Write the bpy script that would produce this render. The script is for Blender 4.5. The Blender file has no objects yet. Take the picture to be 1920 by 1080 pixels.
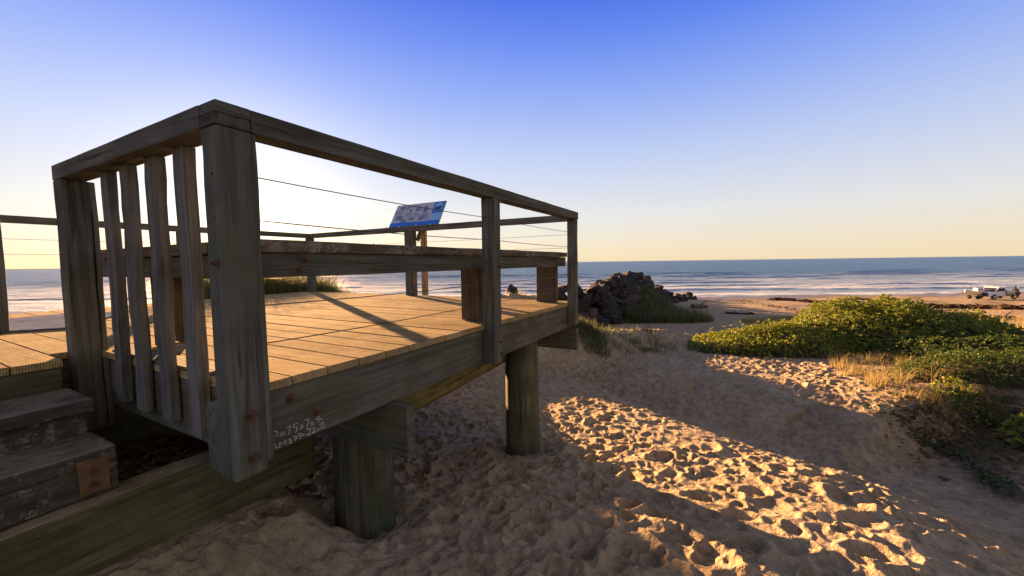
import bpy, bmesh, math, random
import numpy as np
from mathutils import Vector, Matrix
random.seed(7); rng = np.random.default_rng(7)
sc = bpy.context.scene; COL = sc.collection
# ------------------------------------------------------------------ camera
CAM = np.array([-0.685, -1.5572, 0.4469])
R = np.array([[0.48097257, 0.06263279, -0.87449558], [-0.87663016, 0.01888408, -0.48079408], [-0.01359943, 0.99785797, 0.06398852]])
FPX = 740.0
cd = bpy.data.cameras.new('camera'); cam = bpy.data.objects.new('camera', cd); COL.objects.link(cam)
cd.sensor_width = 36; cd.lens = 36 * FPX / 1920; cd.clip_end = 60000; cd.clip_start = 0.05
M4 = Matrix([list(R[i]) + [CAM[i]] for i in range(3)] + [[0, 0, 0, 1]])
cam.matrix_world = M4; sc.camera = cam
# ------------------------------------------------------------------ light
SUN_EL = math.radians(6.3); SKYK = 2.35
S2 = np.array([0.471, 0.882]); S2 = S2 / np.linalg.norm(S2)
sd = Vector((S2[0] * math.cos(SUN_EL), S2[1] * math.cos(SUN_EL), math.sin(SUN_EL)))
sl = bpy.data.lights.new('sun', 'SUN'); sl.energy = 4.3; sl.angle = math.radians(0.5); sl.color = (1.0, 0.54, 0.225)
so = bpy.data.objects.new('sun', sl); COL.objects.link(so); so.rotation_euler = sd.to_track_quat('Z', 'Y').to_euler(); so.location = (20, 38, 8)
w = bpy.data.worlds.new('World'); sc.world = w; w.use_nodes = True
nt = w.node_tree; bg = nt.nodes['Background']
sky = nt.nodes.new('ShaderNodeTexSky'); sky.sky_type = 'NISHITA'; sky.sun_disc = False
sky.sun_elevation = SUN_EL; sky.sun_rotation = math.atan2(S2[0], S2[1]); sky.air_density = 1.0; sky.dust_density = 0.6; sky.ozone_density = 2.0
# the physical sky is graded with height above the horizon and with distance from the sun (all by world direction)
def N(t, **k):
    x = nt.nodes.new(t)
    for a_, b_ in k.items(): setattr(x, a_, b_)
    return x
def wm(op, a, b=0.0):
    x = N('ShaderNodeMath', operation=op)
    for v, i in ((a, 0), (b, 1)):
        if isinstance(v, (int, float)): x.inputs[i].default_value = v
        else: nt.links.new(v, x.inputs[i])
    return x.outputs[0]
def wmix(f, a, b, mode='MIX'):
    x = N('ShaderNodeMix', data_type='RGBA', blend_type=mode)
    for v, i in ((f, 0), (a, 6), (b, 7)):
        if isinstance(v, (int, float)): x.inputs[i].default_value = v
        elif isinstance(v, tuple): x.inputs[i].default_value = (*v, 1)
        else: nt.links.new(v, x.inputs[i])
    return x.outputs[2]
tc = N('ShaderNodeTexCoord'); sep = N('ShaderNodeSeparateXYZ'); nt.links.new(tc.outputs['Generated'], sep.inputs[0])
rp = N('ShaderNodeValToRGB'); nt.links.new(sep.outputs[2], rp.inputs[0]); el = rp.color_ramp.elements
STOPS = [(0.0, (.86, .70, .46)), (.035, (.85, .73, .55)), (.11, (.76, .75, .74)), (.25, (.50, .59, .85)), (.37, (.27, .395, .87)), (.47, (.12, .24, .84)), (.555, (.035, .125, .76)), (.66, (.12, .16, .36)), (.80, (.24, .23, .23))]
while len(el) < len(STOPS): el.new(.5)
for e_, (p_, c_) in zip(el, STOPS): e_.position = p_; e_.color = (*c_, 1)
dt = N('ShaderNodeVectorMath', operation='DOT_PRODUCT'); nt.links.new(tc.outputs['Generated'], dt.inputs[0]); dt.inputs[1].default_value = tuple(sd)
dp = wm('MAXIMUM', dt.outputs['Value'], 0.0)
glow = wmix(1.0, (.07, .06, .05), wm('POWER', dp, 4.0), 'MULTIPLY'); glow2 = wmix(1.0, (.36, .30, .20), wm('POWER', dp, 50.0), 'MULTIPLY'); glow3 = wmix(1.0, (2.2, 1.9, 1.3), wm('POWER', dp, 900.0), 'MULTIPLY')
graded = wmix(1.0, wmix(1.0, wmix(1.0, rp.outputs[0], glow, 'ADD'), glow2, 'ADD'), glow3, 'ADD')
back = wm('MULTIPLY', wm('MINIMUM', wm('MAXIMUM', wm('ADD', wm('MULTIPLY', dt.outputs['Value'], -1.6), -.25), 0.0), 1.0), .9)
graded = wmix(back, graded, (.64, .55, .42))
graded = wmix(1.0, graded, (SKYK, SKYK, SKYK), 'MULTIPLY')
tot = wmix(0.96, sky.outputs[0], graded)
nt.links.new(tot, bg.inputs[0]); bg.inputs[1].default_value = 0.055
sc.view_settings.view_transform = 'Standard'; sc.view_settings.look = 'None'
sc.view_settings.exposure = 3.0; sc.view_settings.gamma = 1
sc.cycles.max_bounces = 6; sc.cycles.sample_clamp_indirect = 6

# ------------------------------------------------------------------ helpers
FW = np.array([0.87631, 0.48177]); LT = np.array([0.48177, -0.87631])
def wray(px, py): return R @ np.array([(px - 960) / FPX, -(py - 540) / FPX, -1.0])
def at_y(px, py, Y): d = wray(px, py); return CAM + (Y - CAM[1]) / d[1] * d
def at_x(px, py, X): d = wray(px, py); return CAM + (X - CAM[0]) / d[0] * d
def at_z(px, py, Z): d = wray(px, py); return CAM + (Z - CAM[2]) / d[2] * d
def ld(lat, D): return np.array([CAM[0] + FW[0] * D + LT[0] * lat, CAM[1] + FW[1] * D + LT[1] * lat])
def to_ld(x, y):
    dx = x - CAM[0]; dy = y - CAM[1]
    return dx * LT[0] + dy * LT[1], dx * FW[0] + dy * FW[1]
def sig(t): return 1 / (1 + np.exp(-np.clip(t, -30, 30)))
def sstep(a, b, t): t = np.clip((t - a) / (b - a), 0, 1); return t * t * (3 - 2 * t)
def hsh(i, j, s):
    v = np.sin(i * 127.1 + j * 311.7 + s * 74.7) * 43758.5453
    return v - np.floor(v)
def vnoise(x, y, s=0):
    xi = np.floor(x); yi = np.floor(y); fx = x - xi; fy = y - yi
    fx = fx * fx * (3 - 2 * fx); fy = fy * fy * (3 - 2 * fy)
    a = hsh(xi, yi, s); b = hsh(xi + 1, yi, s); c = hsh(xi, yi + 1, s); d = hsh(xi + 1, yi + 1, s)
    return (a + (b - a) * fx) * (1 - fy) + (c + (d - c) * fx) * fy - 0.5
def fbm(x, y, s=0, o=4):
    r = 0; a = 1
    for k in range(o): r = r + a * vnoise(x * 2 ** k, y * 2 ** k, s + k); a *= .5
    return r
def craters(x, y, cell, rad, depth, prob, s):
    xi = np.floor(x / cell); yi = np.floor(y / cell); out = np.zeros_like(x)
    for di in (-1, 0, 1):
        for dj in (-1, 0, 1):
            i = xi + di; j = yi + dj
            cx = (i + hsh(i, j, s)) * cell; cy = (j + hsh(i, j, s + 1)) * cell
            an = hsh(i, j, s + 2) * 3.1416; el = 1 + .8 * hsh(i, j, s + 3); on = hsh(i, j, s + 4) < prob
            r = rad * (.6 + .7 * hsh(i, j, s + 5)); dp = depth * (.5 + hsh(i, j, s + 6))
            dx = x - cx; dy = y - cy; c = np.cos(an); sn = np.sin(an)
            d = np.sqrt(((dx * c + dy * sn) / el) ** 2 + (-dx * sn + dy * c) ** 2) / r
            f = -sstep(1.02, .35, d) * (1 + .25 * np.cos(d * 5 + an * 3)) + .42 * np.exp(-((d - 1.08) / .17) ** 2) * (.4 + 1.2 * hsh(i, j, s + 7))
            out += np.where(on, f * dp, 0)
    return out
# ------------------------------------------------------------------ terrain function
PD = np.array([(-100, -.5), (-6, -.8), (0, -.95), (2.2, -1.12), (4, -1.47), (8, -1.95), (18, -2.8), (30, -4.0), (45, -5.05), (55, -5.42), (64, -5.66), (75, -6.1), (140, -9)])
_t = np.linspace(-60, 140, 2001); _p = np.interp(_t, PD[:, 0], PD[:, 1])
_k = np.hanning(15); _k /= _k.sum(); _p = np.convolve(np.pad(_p, 7, mode='edge'), _k, 'valid')
WALL = np.array([(-1, 18, .1), (1, 21, .3), (3.8, 24, .6), (5.6, 26.5, 1.2), (8.2, 29, 1.7), (10.2, 33, 2.0), (12.5, 38, 1.4), (17, 46, .7), (26.5, 61, .1)])
RU = [1.8, 1.95, 2.25, 2.6, 3.1, 3.7, 4.4, 4.8, 5.1, 6.7, 7.1, 7.6, 8.5, 9.5, 12, 14]; RZ = [-.2, -.24, -.44, -.68, -1.02, -1.22, -1.33, -1.15, -.38, -.36, -.85, -1.15, -1.55, -1.75, -1.9, -2.0]
def wall_at(D): return np.interp(D, WALL[:, 1], WALL[:, 0]), np.interp(D, WALL[:, 1], WALL[:, 2], left=0, right=0)
def H(x, y):
    x = np.asarray(x, float); y = np.asarray(y, float)
    lat, D = to_ld(x, y); u = x * S2[1] - y * S2[0]; v = x * S2[0] + y * S2[1]
    D2 = D * (1 + .002 * np.clip(31 - lat, -60, 120) * sstep(15, 45, D)) - .10 * np.clip(lat - 31, 0, 60) * -1 * sstep(30, 60, D)
    z = np.interp(D2, _t, _p)
    z = z + .25 * fbm(x / 5., y / 5., 3, 3) * sstep(6, 16, np.abs(D))
    # dune behind the deck
    m = sig((1.95 - u) / .18) * sig((u + 2.6) / .4) * sig(np.maximum(y - 5.25, v - 6.0) / .22) * sig((10.5 - v) / .7)
    z = z + m * np.maximum(-.16 + .1 * fbm(x / 1.2, y / 1.2, 9, 3) - z, 0)
    # added low ridge between deck and rock wall, shaped to edge the sunlit sand
    zr = np.interp(u, RU, RZ); m = np.exp(-((v - 7.0) / .95) ** 2) * sig((u - 1.8) / .1) * sig((13.5 - u) / .8)
    z = z + m * np.maximum(zr - z, 0)
    # hollow right of the trodden crest, deepened to keep its sand in shade
    e = np.maximum((x - 3.5) * .74 - (y + 2.45) * .68, (x - 3.5) * .21 - (y + 2.45) * .98)
    z = z - .62 * sstep(-.45, 1.6, e) * sig((6.6 + 3.2 * sstep(.1, -.9, v) - u) / .35) * sig((u + 4) / .5)
    wl, wa = wall_at(D)
    z = z + wa * np.exp(-((lat - wl) / (1.5 + .06 * np.clip(D, 0, 60))) ** 2)
    z = z + .75 * np.exp(-((lat - 9.9) / 1.9) ** 2 - ((D - 28) / 3.5) ** 2)
    # banked sand against the retaining timber, trench behind it
    m = sig((.68 - x) / .07) * sig((x + 6) / .5)
    z = z + m * np.where(y < .72, .30 * sig((y - .33) / .09), .30 + .22 * sig((y - .78) / .02)) * (sig((3.4 - y) / .4))
    z = z - .9 * sig((-2.9 - u) / .3) * sig((y - 5.3) / .25) * sig((14 - y) / 1.5)
    for px_, py_ in ((.968, .43), (2.86, .28)):
        rr = np.hypot(x - px_, y - py_); z = z - .07 * np.exp(-(rr / .24) ** 2) + .03 * np.exp(-((rr - .42) / .10) ** 2) * (1 + .8 * vnoise(x / .2, y / .2, 8))
    # right bank
    z = z + .12 * sig((lat - 3.1 - .5 * D) / .4) * sig((8.5 - D) / 1.0)
    return z
def gp(px, py):
    d = wray(px, py); d = d / np.hypot(d[0], d[1]); t = 1.0
    while t < 150:
        p = CAM + d * t
        if p[2] < float(H(p[0], p[1])): break
        t += .02 + t * .004
    return p
def ground(x, y): return float(H(x, y))

# ------------------------------------------------------------------ mesh helpers
def link(name, me, mat=None, parent=None):
    o = bpy.data.objects.new(name, me); COL.objects.link(o)
    if mat is not None:
        for m in (mat if isinstance(mat, (list, tuple)) else [mat]): me.materials.append(m)
    if parent is not None: o.parent = parent
    return o
def tag(o, label=None, cat=None, group=None, kind=None):
    for k, v in (('label', label), ('category', cat), ('group', group), ('kind', kind)):
        if v: o[k] = v
    return o
def thing(name, loc, label, cat, group=None):
    o = bpy.data.objects.new(name, None); COL.objects.link(o); o.location = loc; o.empty_display_size = .1
    return tag(o, label, cat, group)
class MB:
    """collects shapes, then links them as one mesh; coordinates are world, minus the parent's location"""
    def __init__(s): s.bm = bmesh.new()
    def box(s, x0, x1, y0, y1, z0, z1, bev=.004, wob=0.0, seg=1, axis=None):
        b = bmesh.new(); r = bmesh.ops.create_cube(b, size=1)
        for v in b.verts: v.co = Vector((x0 + (v.co.x + .5) * (x1 - x0), y0 + (v.co.y + .5) * (y1 - y0), z0 + (v.co.z + .5) * (z1 - z0)))
        if bev: bmesh.ops.bevel(b, geom=b.edges[:], offset=bev, segments=2, affect='EDGES', profile=.6)
        if wob:
            d = [x1 - x0, y1 - y0, z1 - z0]; a = d.index(max(d)); lo = [x0, y0, z0][a]; n = int(d[a] / .09)
            for k in range(1, n):
                pl = Vector((0, 0, 0)); pl[a] = lo + d[a] * k / n; no = Vector((0, 0, 0)); no[a] = 1
                bmesh.ops.bisect_plane(b, geom=b.verts[:] + b.edges[:] + b.faces[:], plane_co=pl, plane_no=no)
            sd_ = random.random() * 99
            for v in b.verts:
                t = v.co[a]
                for c in range(3):
                    if c != a:
                        side = 1 if v.co[c] > ([x0, y0, z0][c] + [x1, y1, z1][c]) / 2 else 2
                        v.co[c] += wob * (float(vnoise(np.float64(t * 4.1 + sd_), np.float64(c * 7.3 + side * 3), 5)) + .5 * float(vnoise(np.float64(t * 13 + sd_), np.float64(c * 7.3 + side * 3), 6)))
        s._add(b); return s
    def _add(s, b, mtx=None):
        if mtx is not None: bmesh.ops.transform(b, matrix=mtx, verts=b.verts[:])
        me = bpy.data.meshes.new('t'); b.to_mesh(me); b.free(); s.bm.from_mesh(me); bpy.data.meshes.remove(me)
    def obox(s, c, size, rot=None, bev=.003):
        b = bmesh.new(); bmesh.ops.create_cube(b, size=1)
        for v in b.verts: v.co = Vector((v.co.x * size[0], v.co.y * size[1], v.co.z * size[2]))
        if bev: bmesh.ops.bevel(b, geom=b.edges[:], offset=bev, segments=2, affect='EDGES')
        s._add(b, Matrix.Translation(c) @ (rot.to_4x4() if rot else Matrix.Identity(4))); return s
    def tube(s, p, q, r0, r1=None, n=10, cap=True):
        r1 = r0 if r1 is None else r1; p = Vector(p); q = Vector(q)
        b = bmesh.new(); bmesh.ops.create_cone(b, cap_ends=cap, segments=n, radius1=r0, radius2=r1, depth=(q - p).length)
        s._add(b, Matrix.Translation((p + q) / 2) @ (q - p).to_track_quat('Z', 'Y').to_matrix().to_4x4()); return s
    def poly(s, pts, th=None, flip=False):
        vs = [s.bm.verts.new(Vector(p)) for p in pts]; s.bm.faces.new(vs[::-1] if flip else vs); return s
    def build(s, name, mat, parent=None, smooth=False):
        if parent is not None:
            L = parent.matrix_world_loc if hasattr(parent, 'matrix_world_loc') else root_loc(parent)
            bmesh.ops.translate(s.bm, verts=s.bm.verts[:], vec=-L)
        me = bpy.data.meshes.new(name); s.bm.to_mesh(me); s.bm.free()
        if smooth: me.shade_smooth()
        return link(name, me, mat, parent)
def root_loc(o):
    v = Vector((0, 0, 0))
    while o is not None: v += o.location; o = o.parent
    return v
def np_mesh(name, verts, faces, mat, parent=None, smooth=False):
    """faces: (n,3) or (n,4) int array"""
    me = bpy.data.meshes.new(name); verts = np.asarray(verts, np.float32); faces = np.asarray(faces, np.int32); k = faces.shape[1]
    me.vertices.add(len(verts)); me.vertices.foreach_set('co', verts.ravel())
    me.loops.add(faces.size); me.loops.foreach_set('vertex_index', faces.ravel())
    me.polygons.add(len(faces)); me.polygons.foreach_set('loop_start', np.arange(0, faces.size, k, dtype=np.int32))
    me.update(calc_edges=True); me.validate()
    if smooth: me.polygons.foreach_set('use_smooth', np.ones(len(me.polygons), bool))
    return link(name, me, mat, parent)

# ------------------------------------------------------------------ materials
def newmat(name):
    m = bpy.data.materials.new(name); m.use_nodes = True; n = m.node_tree; n.nodes.clear()
    out = n.nodes.new('ShaderNodeOutputMaterial'); p = n.nodes.new('ShaderNodeBsdfPrincipled'); n.links.new(p.outputs[0], out.inputs[0])
    return m, n, p, out
class G:
    def __init__(s, n): s.n = n
    def node(s, t, **k):
        x = s.n.nodes.new(t)
        for a, b in k.items(): setattr(x, a, b)
        return x
    def l(s, a, b): s.n.links.new(a, b)
    def coord(s, scale=(1, 1, 1), kind='Object', loc=(0, 0, 0)):
        tc = s.node('ShaderNodeTexCoord'); mp = s.node('ShaderNodeMapping'); s.l(tc.outputs[kind], mp.inputs[0])
        mp.inputs['Scale'].default_value = scale; mp.inputs['Location'].default_value = loc; return mp.outputs[0]
    def noise(s, vec, scale, detail=4, rough=.55, dist=0):
        x = s.node('ShaderNodeTexNoise'); s.l(vec, x.inputs['Vector']); x.inputs['Scale'].default_value = scale
        x.inputs['Detail'].default_value = detail; x.inputs['Roughness'].default_value = rough; x.inputs['Distortion'].default_value = dist; return x.outputs[0]
    def ramp(s, fac, stops):
        x = s.node('ShaderNodeValToRGB'); s.l(fac, x.inputs[0]); e = x.color_ramp.elements
        while len(e) < len(stops): e.new(.5)
        for q, (p, c) in zip(e, stops):
            q.position = p; q.color = (c, c, c, 1) if isinstance(c, (int, float)) else (*c, 1)
        return x.outputs[0]
    def mix(s, f, a, b, mode='MIX'):
        x = s.node('ShaderNodeMix', data_type='RGBA', blend_type=mode)
        for v, i in ((f, 0), (a, 6), (b, 7)):
            if isinstance(v, (int, float)): x.inputs[i].default_value = v
            elif isinstance(v, (tuple, list)): x.inputs[i].default_value = (*v, 1)
            else: s.l(v, x.inputs[i])
        return x.outputs[2]
    def math(s, op, a, b=0.0, c=None):
        x = s.node('ShaderNodeMath', operation=op)
        for v, i in ((a, 0), (b, 1)) + (((c, 2),) if c is not None else ()):
            if isinstance(v, (int, float)): x.inputs[i].default_value = v
            else: s.l(v, x.inputs[i])
        return x.outputs[0]
    def bump(s, h, strength, dist, p):
        x = s.node('ShaderNodeBump'); s.l(h, x.inputs['Height']); x.inputs['Strength'].default_value = strength; x.inputs['Distance'].default_value = dist
        s.l(x.outputs[0], p.inputs['Normal']); return x
def wood(name, axis, ca, cb, cc=None, moss=0.0, lichen=0.0, rough=.95, crack=.6, spec=.08, reed=0, pale_top=0.0):
    m, n, p, out = newmat(name); g = G(n)
    sc_ = [38, 38, 38]; sc_[axis] = 1.6
    oi = g.node('ShaderNodeObjectInfo'); geo = g.node('ShaderNodeNewGeometry')
    vec0 = g.coord(tuple(sc_)); off = g.node('ShaderNodeVectorMath', operation='ADD')
    cmb = g.node('ShaderNodeCombineXYZ'); r = g.math('ADD', g.math('MULTIPLY', oi.outputs['Random'], 37.0), g.math('MULTIPLY', geo.outputs['Random Per Island'], 53.0))
    for i in range(3): g.l(r, cmb.inputs[i])
    g.l(vec0, off.inputs[0]); g.l(cmb.outputs[0], off.inputs[1]); vec = off.outputs[0]
    grain = g.noise(vec, 1.0, 6, .65, .4); fine = g.noise(vec, 4.0, 3, .6)
    big = g.noise(g.coord(), 3.2, 4, .6); isl = g.math('ADD', g.math('MULTIPLY', geo.outputs['Random Per Island'], .5), g.math('MULTIPLY', oi.outputs['Random'], .5))
    col = g.mix(g.ramp(grain, [(.36, 0.), (.64, 1.)]), ca, cb)
    if cc: col = g.mix(g.ramp(big, [(.4, 0.), (.68, .8)]), col, cc)
    dark = g.ramp(grain, [(.24, .25), (.38, 1.)]); col = g.mix(crack, col, g.mix(1.0, col, dark, 'MULTIPLY'))
    var = g.ramp(isl, [(0., .62 if reed else .75), (1., 1.2)]); col = g.mix(1.0, col, var, 'MULTIPLY')
    st = g.ramp(g.noise(g.coord((1.3, 1.3, 1.3), loc=(5, 2, 1)), 2.0, 5, .7), [(.35, .62), (.6, 1.)]); col = g.mix(.8, col, g.mix(1., col, st, 'MULTIPLY'))
    ck = g.ramp(g.noise(g.coord(tuple(26 if q != axis else .9 for q in range(3)), loc=(4, 4, 4)), 1.0, 3, .5), [(.285, .12), (.315, 1.)])
    ckv = g.node('ShaderNodeVectorMath', operation='ADD'); col = g.mix(crack, col, g.mix(1., col, ck, 'MULTIPLY'))
    if moss:
        mf = g.ramp(g.noise(g.coord(loc=(3, 1, 7)), 2.6, 6, .65), [(.60 - moss * .35, 0.), (.86 - moss * .35, 1.)])
        col = g.mix(g.math('MULTIPLY', mf, .75), col, (.060, .062, .018))
    if lichen:
        lf = g.ramp(g.noise(g.coord(loc=(9, 3, 2)), 34, 8, .75), [(.56 - lichen * .06, 0.), (.64 - lichen * .06, 1.)])
        lf = g.math('MULTIPLY', lf, g.ramp(g.noise(g.coord(loc=(1, 8, 2)), 3.5, 3, .5), [(.42, 0.), (.55, 1.)]))
        col = g.mix(g.math('MULTIPLY', lf, .7), col, (.26, .25, .22))
    if pale_top:
        sn_ = g.node('ShaderNodeSeparateXYZ'); g.l(geo.outputs['Normal'], sn_.inputs[0])
        up_ = g.math('MULTIPLY', g.ramp(sn_.outputs[2], [(.7, 0.), (.9, pale_top)]), g.ramp(g.noise(g.coord((1, 1, 1), loc=(2, 2, 5)), 5, 6, .7), [(.36, .15), (.56, 1.)]))
        col = g.mix(up_, col, (.33, .27, .21))  # patchy paler sand tone blended onto upward faces
    if reed:
        sx = g.node('ShaderNodeSeparateXYZ'); g.l(g.coord(), sx.inputs[0])
        fx = g.math('FRACT', g.math('ADD', g.math('DIVIDE', g.math('ADD', sx.outputs[0], 1.70), .1655), 60.0))
        dx = g.math('MULTIPLY', g.math('SUBTRACT', g.math('ABSOLUTE', g.math('SUBTRACT', fx, .483)), .30), .1655)
        fy = g.math('MULTIPLY', g.math('SUBTRACT', g.math('FRACT', g.math('DIVIDE', g.math('ADD', sx.outputs[1], .16), .62)), .5), .62)
        rr = g.math('SQRT', g.math('ADD', g.math('POWER', dx, 2.0), g.math('POWER', fy, 2.0)))
        col = g.mix(g.ramp(g.math('MULTIPLY', rr, 60.0), [(.30, 1.), (.42, 0.)]), col, (.05, .04, .03))
        sn = g.ramp(g.noise(g.coord((1, 1, 1), loc=(3, 6, 0)), 2.4, 6, .75), [(.52, 0.), (.66, .55)]); col = g.mix(sn, col, (.50, .39, .26))
    g.l(col, p.inputs['Base Color']); p.inputs['Roughness'].default_value = rough; p.inputs['Specular IOR Level'].default_value = spec
    h = g.math('ADD', g.math('MULTIPLY', grain, 1.0), g.math('MULTIPLY', fine, .35))
    if reed:
        rs = [0, 0, 0]; rs[1 - axis] = 1
        wv = g.node('ShaderNodeTexWave', wave_type='BANDS', bands_direction='X' if axis == 1 else 'Y'); g.l(g.coord(), wv.inputs[0]); wv.inputs['Scale'].default_value = reed
        h = g.math('ADD', h, g.math('MULTIPLY', wv.outputs[1], .9))
    h = g.math('ADD', h, g.math('MULTIPLY', ck, .8))
    g.bump(h, .9, .005, p)
    return m
GREY_A, GREY_B, GREY_C = (.068, .069, .058), (.182, .182, .162), (.100, .105, .080)
W = {}
for nm, ax in (('x', 0), ('y', 1), ('z', 2)):
    W['rail_' + nm] = wood('weathered grey hardwood ' + nm, ax, GREY_A, GREY_B, GREY_C)
    W['joist_' + nm] = wood('dark joist timber ' + nm, ax, (.064, .065, .053), (.160, .156, .130), (.078, .082, .058), moss=.12)
W['slat'] = wood('rough sawn silver slat', 2, (.08, .077, .072), (.19, .182, .17), None, crack=.5)
W['deck'] = wood('warm decking board', 1, (.31, .235, .12), (.57, .44, .235), (.46, .35, .18), crack=.45, reed=34, rough=1.0, spec=.03)
W['red_y'] = wood('red brown leg timber', 2, (.085, .068, .048), (.16, .13, .09), (.08, .072, .052))
W['sun_lit'] = wood('fresh orange pine', 2, (.36, .22, .10), (.5, .33, .17))  # orange sunlight on the sign's support post put into its colour
W['pile'] = wood('round pile timber', 2, (.055, .058, .04), (.17, .155, .115), (.07, .08, .05), moss=.12, crack=.8)
W['mossy'] = wood('mossy green sleeper', 0, (.07, .068, .042), (.18, .168, .11), (.088, .09, .045), moss=.45, pale_top=.8)
W['log'] = wood('yellow green round log', 0, (.13, .12, .05), (.30, .26, .12), (.12, .12, .04), moss=.3)
W['step'] = wood('worn grey step timber', 0, (.04, .038, .036), (.115, .113, .115), (.065, .062, .052), lichen=.5, pale_top=.45)
W['seat'] = wood('lichen covered seat timber', 0, (.075, .062, .048), (.15, .13, .10), None, lichen=1.6)
W['seaty'] = wood('lichen covered seat timber y', 1, (.075, .062, .048), (.15, .13, .10), None, lichen=.7)
def simple(name, col, rough=.6, metal=0.0, spec=.4, var=0.0, scale=8, col2=None, bump=0):
    m, n, p, out = newmat(name); g = G(n)
    c2 = col2 or tuple(c * .6 for c in col); f = g.noise(g.coord(), scale, 5, .6)
    g.l(g.mix(g.ramp(f, [(.35, 0.), (.65, 1.)]) if (var or col2) else 0.0, col, c2), p.inputs['Base Color'])
    p.inputs['Roughness'].default_value = rough; p.inputs['Metallic'].default_value = metal; p.inputs['Specular IOR Level'].default_value = spec
    if bump: g.bump(f, .8, bump, p)
    return m
M = {}
M['rust'] = simple('rusty galvanised steel', (.16, .095, .06), .6, .5, .4, col2=(.07, .045, .03), scale=60)
M['steel'] = simple('dull steel wire', (.09, .085, .08), .6, .5)
M['plate'] = simple('tan steel bracket', (.20, .125, .07), .6, .5, .4, col2=(.13, .085, .05), scale=14)
M['galv'] = simple('galvanised screw head', (.7, .7, .7), .35, .9)
M['chalk'] = simple('white chalk', (.40, .41, .40), .95, 0, .1)
M['mat'] = simple('grey sheet', (.24, .27, .34), 1.0, 0, .0, col2=(.17, .19, .25), scale=12)
M['panel'] = simple('sign panel grey lilac', (.42, .45, .58), .4)
M['panelblue'] = simple('sign panel blue', (.02, .16, .62), .4)
M['panellight'] = simple('sign panel light blue', (.20, .45, .80), .4)
M['panelphoto'] = simple('sign photo dark', (.09, .10, .20), .5, 0, .4, col2=(.25, .27, .4), scale=40)
M['paneltext'] = simple('sign text line', (.27, .29, .38), .5)
M['white'] = simple('white paint', (.72, .74, .80), .35)
M['cream'] = simple('cream paint', (.70, .62, .45), .4)
M['dark'] = simple('black rubber', (.02, .02, .022), .8)
M['glass'] = simple('dark window glass', (.03, .035, .05), .1)
M['navy'] = simple('navy cloth', (.03, .04, .10), .9)
M['skin'] = simple('skin', (.32, .18, .12), .7)
M['maroon'] = simple('maroon cloth', (.14, .04, .05), .9)
M['bluestripe'] = simple('blue bonnet', (.03, .08, .35), .3)
M['drift'] = wood('sun bleached driftwood', 0, (.10, .075, .055), (.2, .15, .11), None)
M['litter'] = simple('brown leaf litter', (.16, .085, .04), .9, 0, .1, col2=(.05, .03, .02), scale=30)
# sand
def sand_mat():
    m, n, p, out = newmat('beach sand'); g = G(n)
    c = g.coord(kind='Object'); col = g.mix(g.ramp(g.noise(c, 1.3, 5, .6), [(.35, 0.), (.65, 1.)]), (.385, .302, .204), (.31, .24, .158))
    grains = g.ramp(g.noise(c, 160, 3, .7), [(.35, .8), (.65, 1.12)]); col = g.mix(1., col, grains, 'MULTIPLY'); dent_shade = g.ramp(g.noise(g.coord((1, 1, 1), loc=(7, 2, 0)), 9, 6, .75), [(.38, .68), (.58, 1.08)]); col = g.mix(1., col, dent_shade, 'MULTIPLY')  # fine grain, then patchy darkening that paints shade into the dents
    sp = g.ramp(g.noise(c, 34, 2, .5), [(.245, 0.), (.26, 1.)]); col = g.mix(sp, (.05, .035, .025), col)
    a = g.node('ShaderNodeAttribute', attribute_name='wet'); col = g.mix(a.outputs['Fac'], col, (.16, .115, .08))
    a2 = g.node('ShaderNodeAttribute', attribute_name='litter')
    lt = g.mix(g.ramp(g.noise(c, 26, 4, .7), [(.42, 0.), (.6, 1.)]), (.035, .022, .014), (.13, .075, .042))
    lf = g.math('MULTIPLY', a2.outputs['Fac'], g.ramp(g.noise(c, 7, 5, .7), [(.36, 0.), (.52, 1.)])); col = g.mix(lf, col, lt)
    g.l(col, p.inputs['Base Color']); p.inputs['Specular IOR Level'].default_value = .15
    g.l(g.math('SUBTRACT', .95, g.math('MULTIPLY', a.outputs['Fac'], .65)), p.inputs['Roughness'])
    h = g.math('ADD', g.math('ADD', g.noise(c, 18, 6, .65), g.math('MULTIPLY', g.noise(c, 5.5, 3, .6, .6), 2.2)), g.math('MULTIPLY', g.noise(c, 120, 2, .6), .15)); g.bump(h, .85, .03, p)
    return m
M['sand'] = sand_mat()
def rock_mat():
    m, n, p, out = newmat('dark volcanic boulder'); g = G(n); c = g.coord()
    oi = g.node('ShaderNodeObjectInfo')
    col = g.mix(g.ramp(g.noise(c, 2.2, 6, .7), [(.35, 0.), (.65, 1.)]), (.011, .011, .012), (.038, .033, .032))
    col = g.mix(g.ramp(oi.outputs['Random'], [(.0, 0.), (.75, .1), (1., .8)]), col, (.11, .075, .055))
    g.l(col, p.inputs['Base Color']); p.inputs['Roughness'].default_value = .8; p.inputs['Specular IOR Level'].default_value = .3
    g.bump(g.noise(c, 5, 8, .7), 1., .12, p); return m
M['rock'] = rock_mat()
def leaf_mat(name, a, b, c_, trans=.45):
    m, n, p, out = newmat(name); g = G(n); geo = g.node('ShaderNodeNewGeometry')
    col = g.ramp(geo.outputs['Random Per Island'], [(0., a), (.5, b), (1., c_)])
    g.l(col, p.inputs['Base Color']); p.inputs['Roughness'].default_value = .5; p.inputs['Specular IOR Level'].default_value = .3
    tr = g.node('ShaderNodeBsdfTranslucent'); g.l(g.mix(1., col, (1., 1., .55), 'MULTIPLY'), tr.inputs[0]); mx = g.node('ShaderNodeMixShader'); mx.inputs[0].default_value = trans
    g.l(p.outputs[0], mx.inputs[1]); g.l(tr.outputs[0], mx.inputs[2]); g.l(mx.outputs[0], out.inputs[0]); return m
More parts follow.
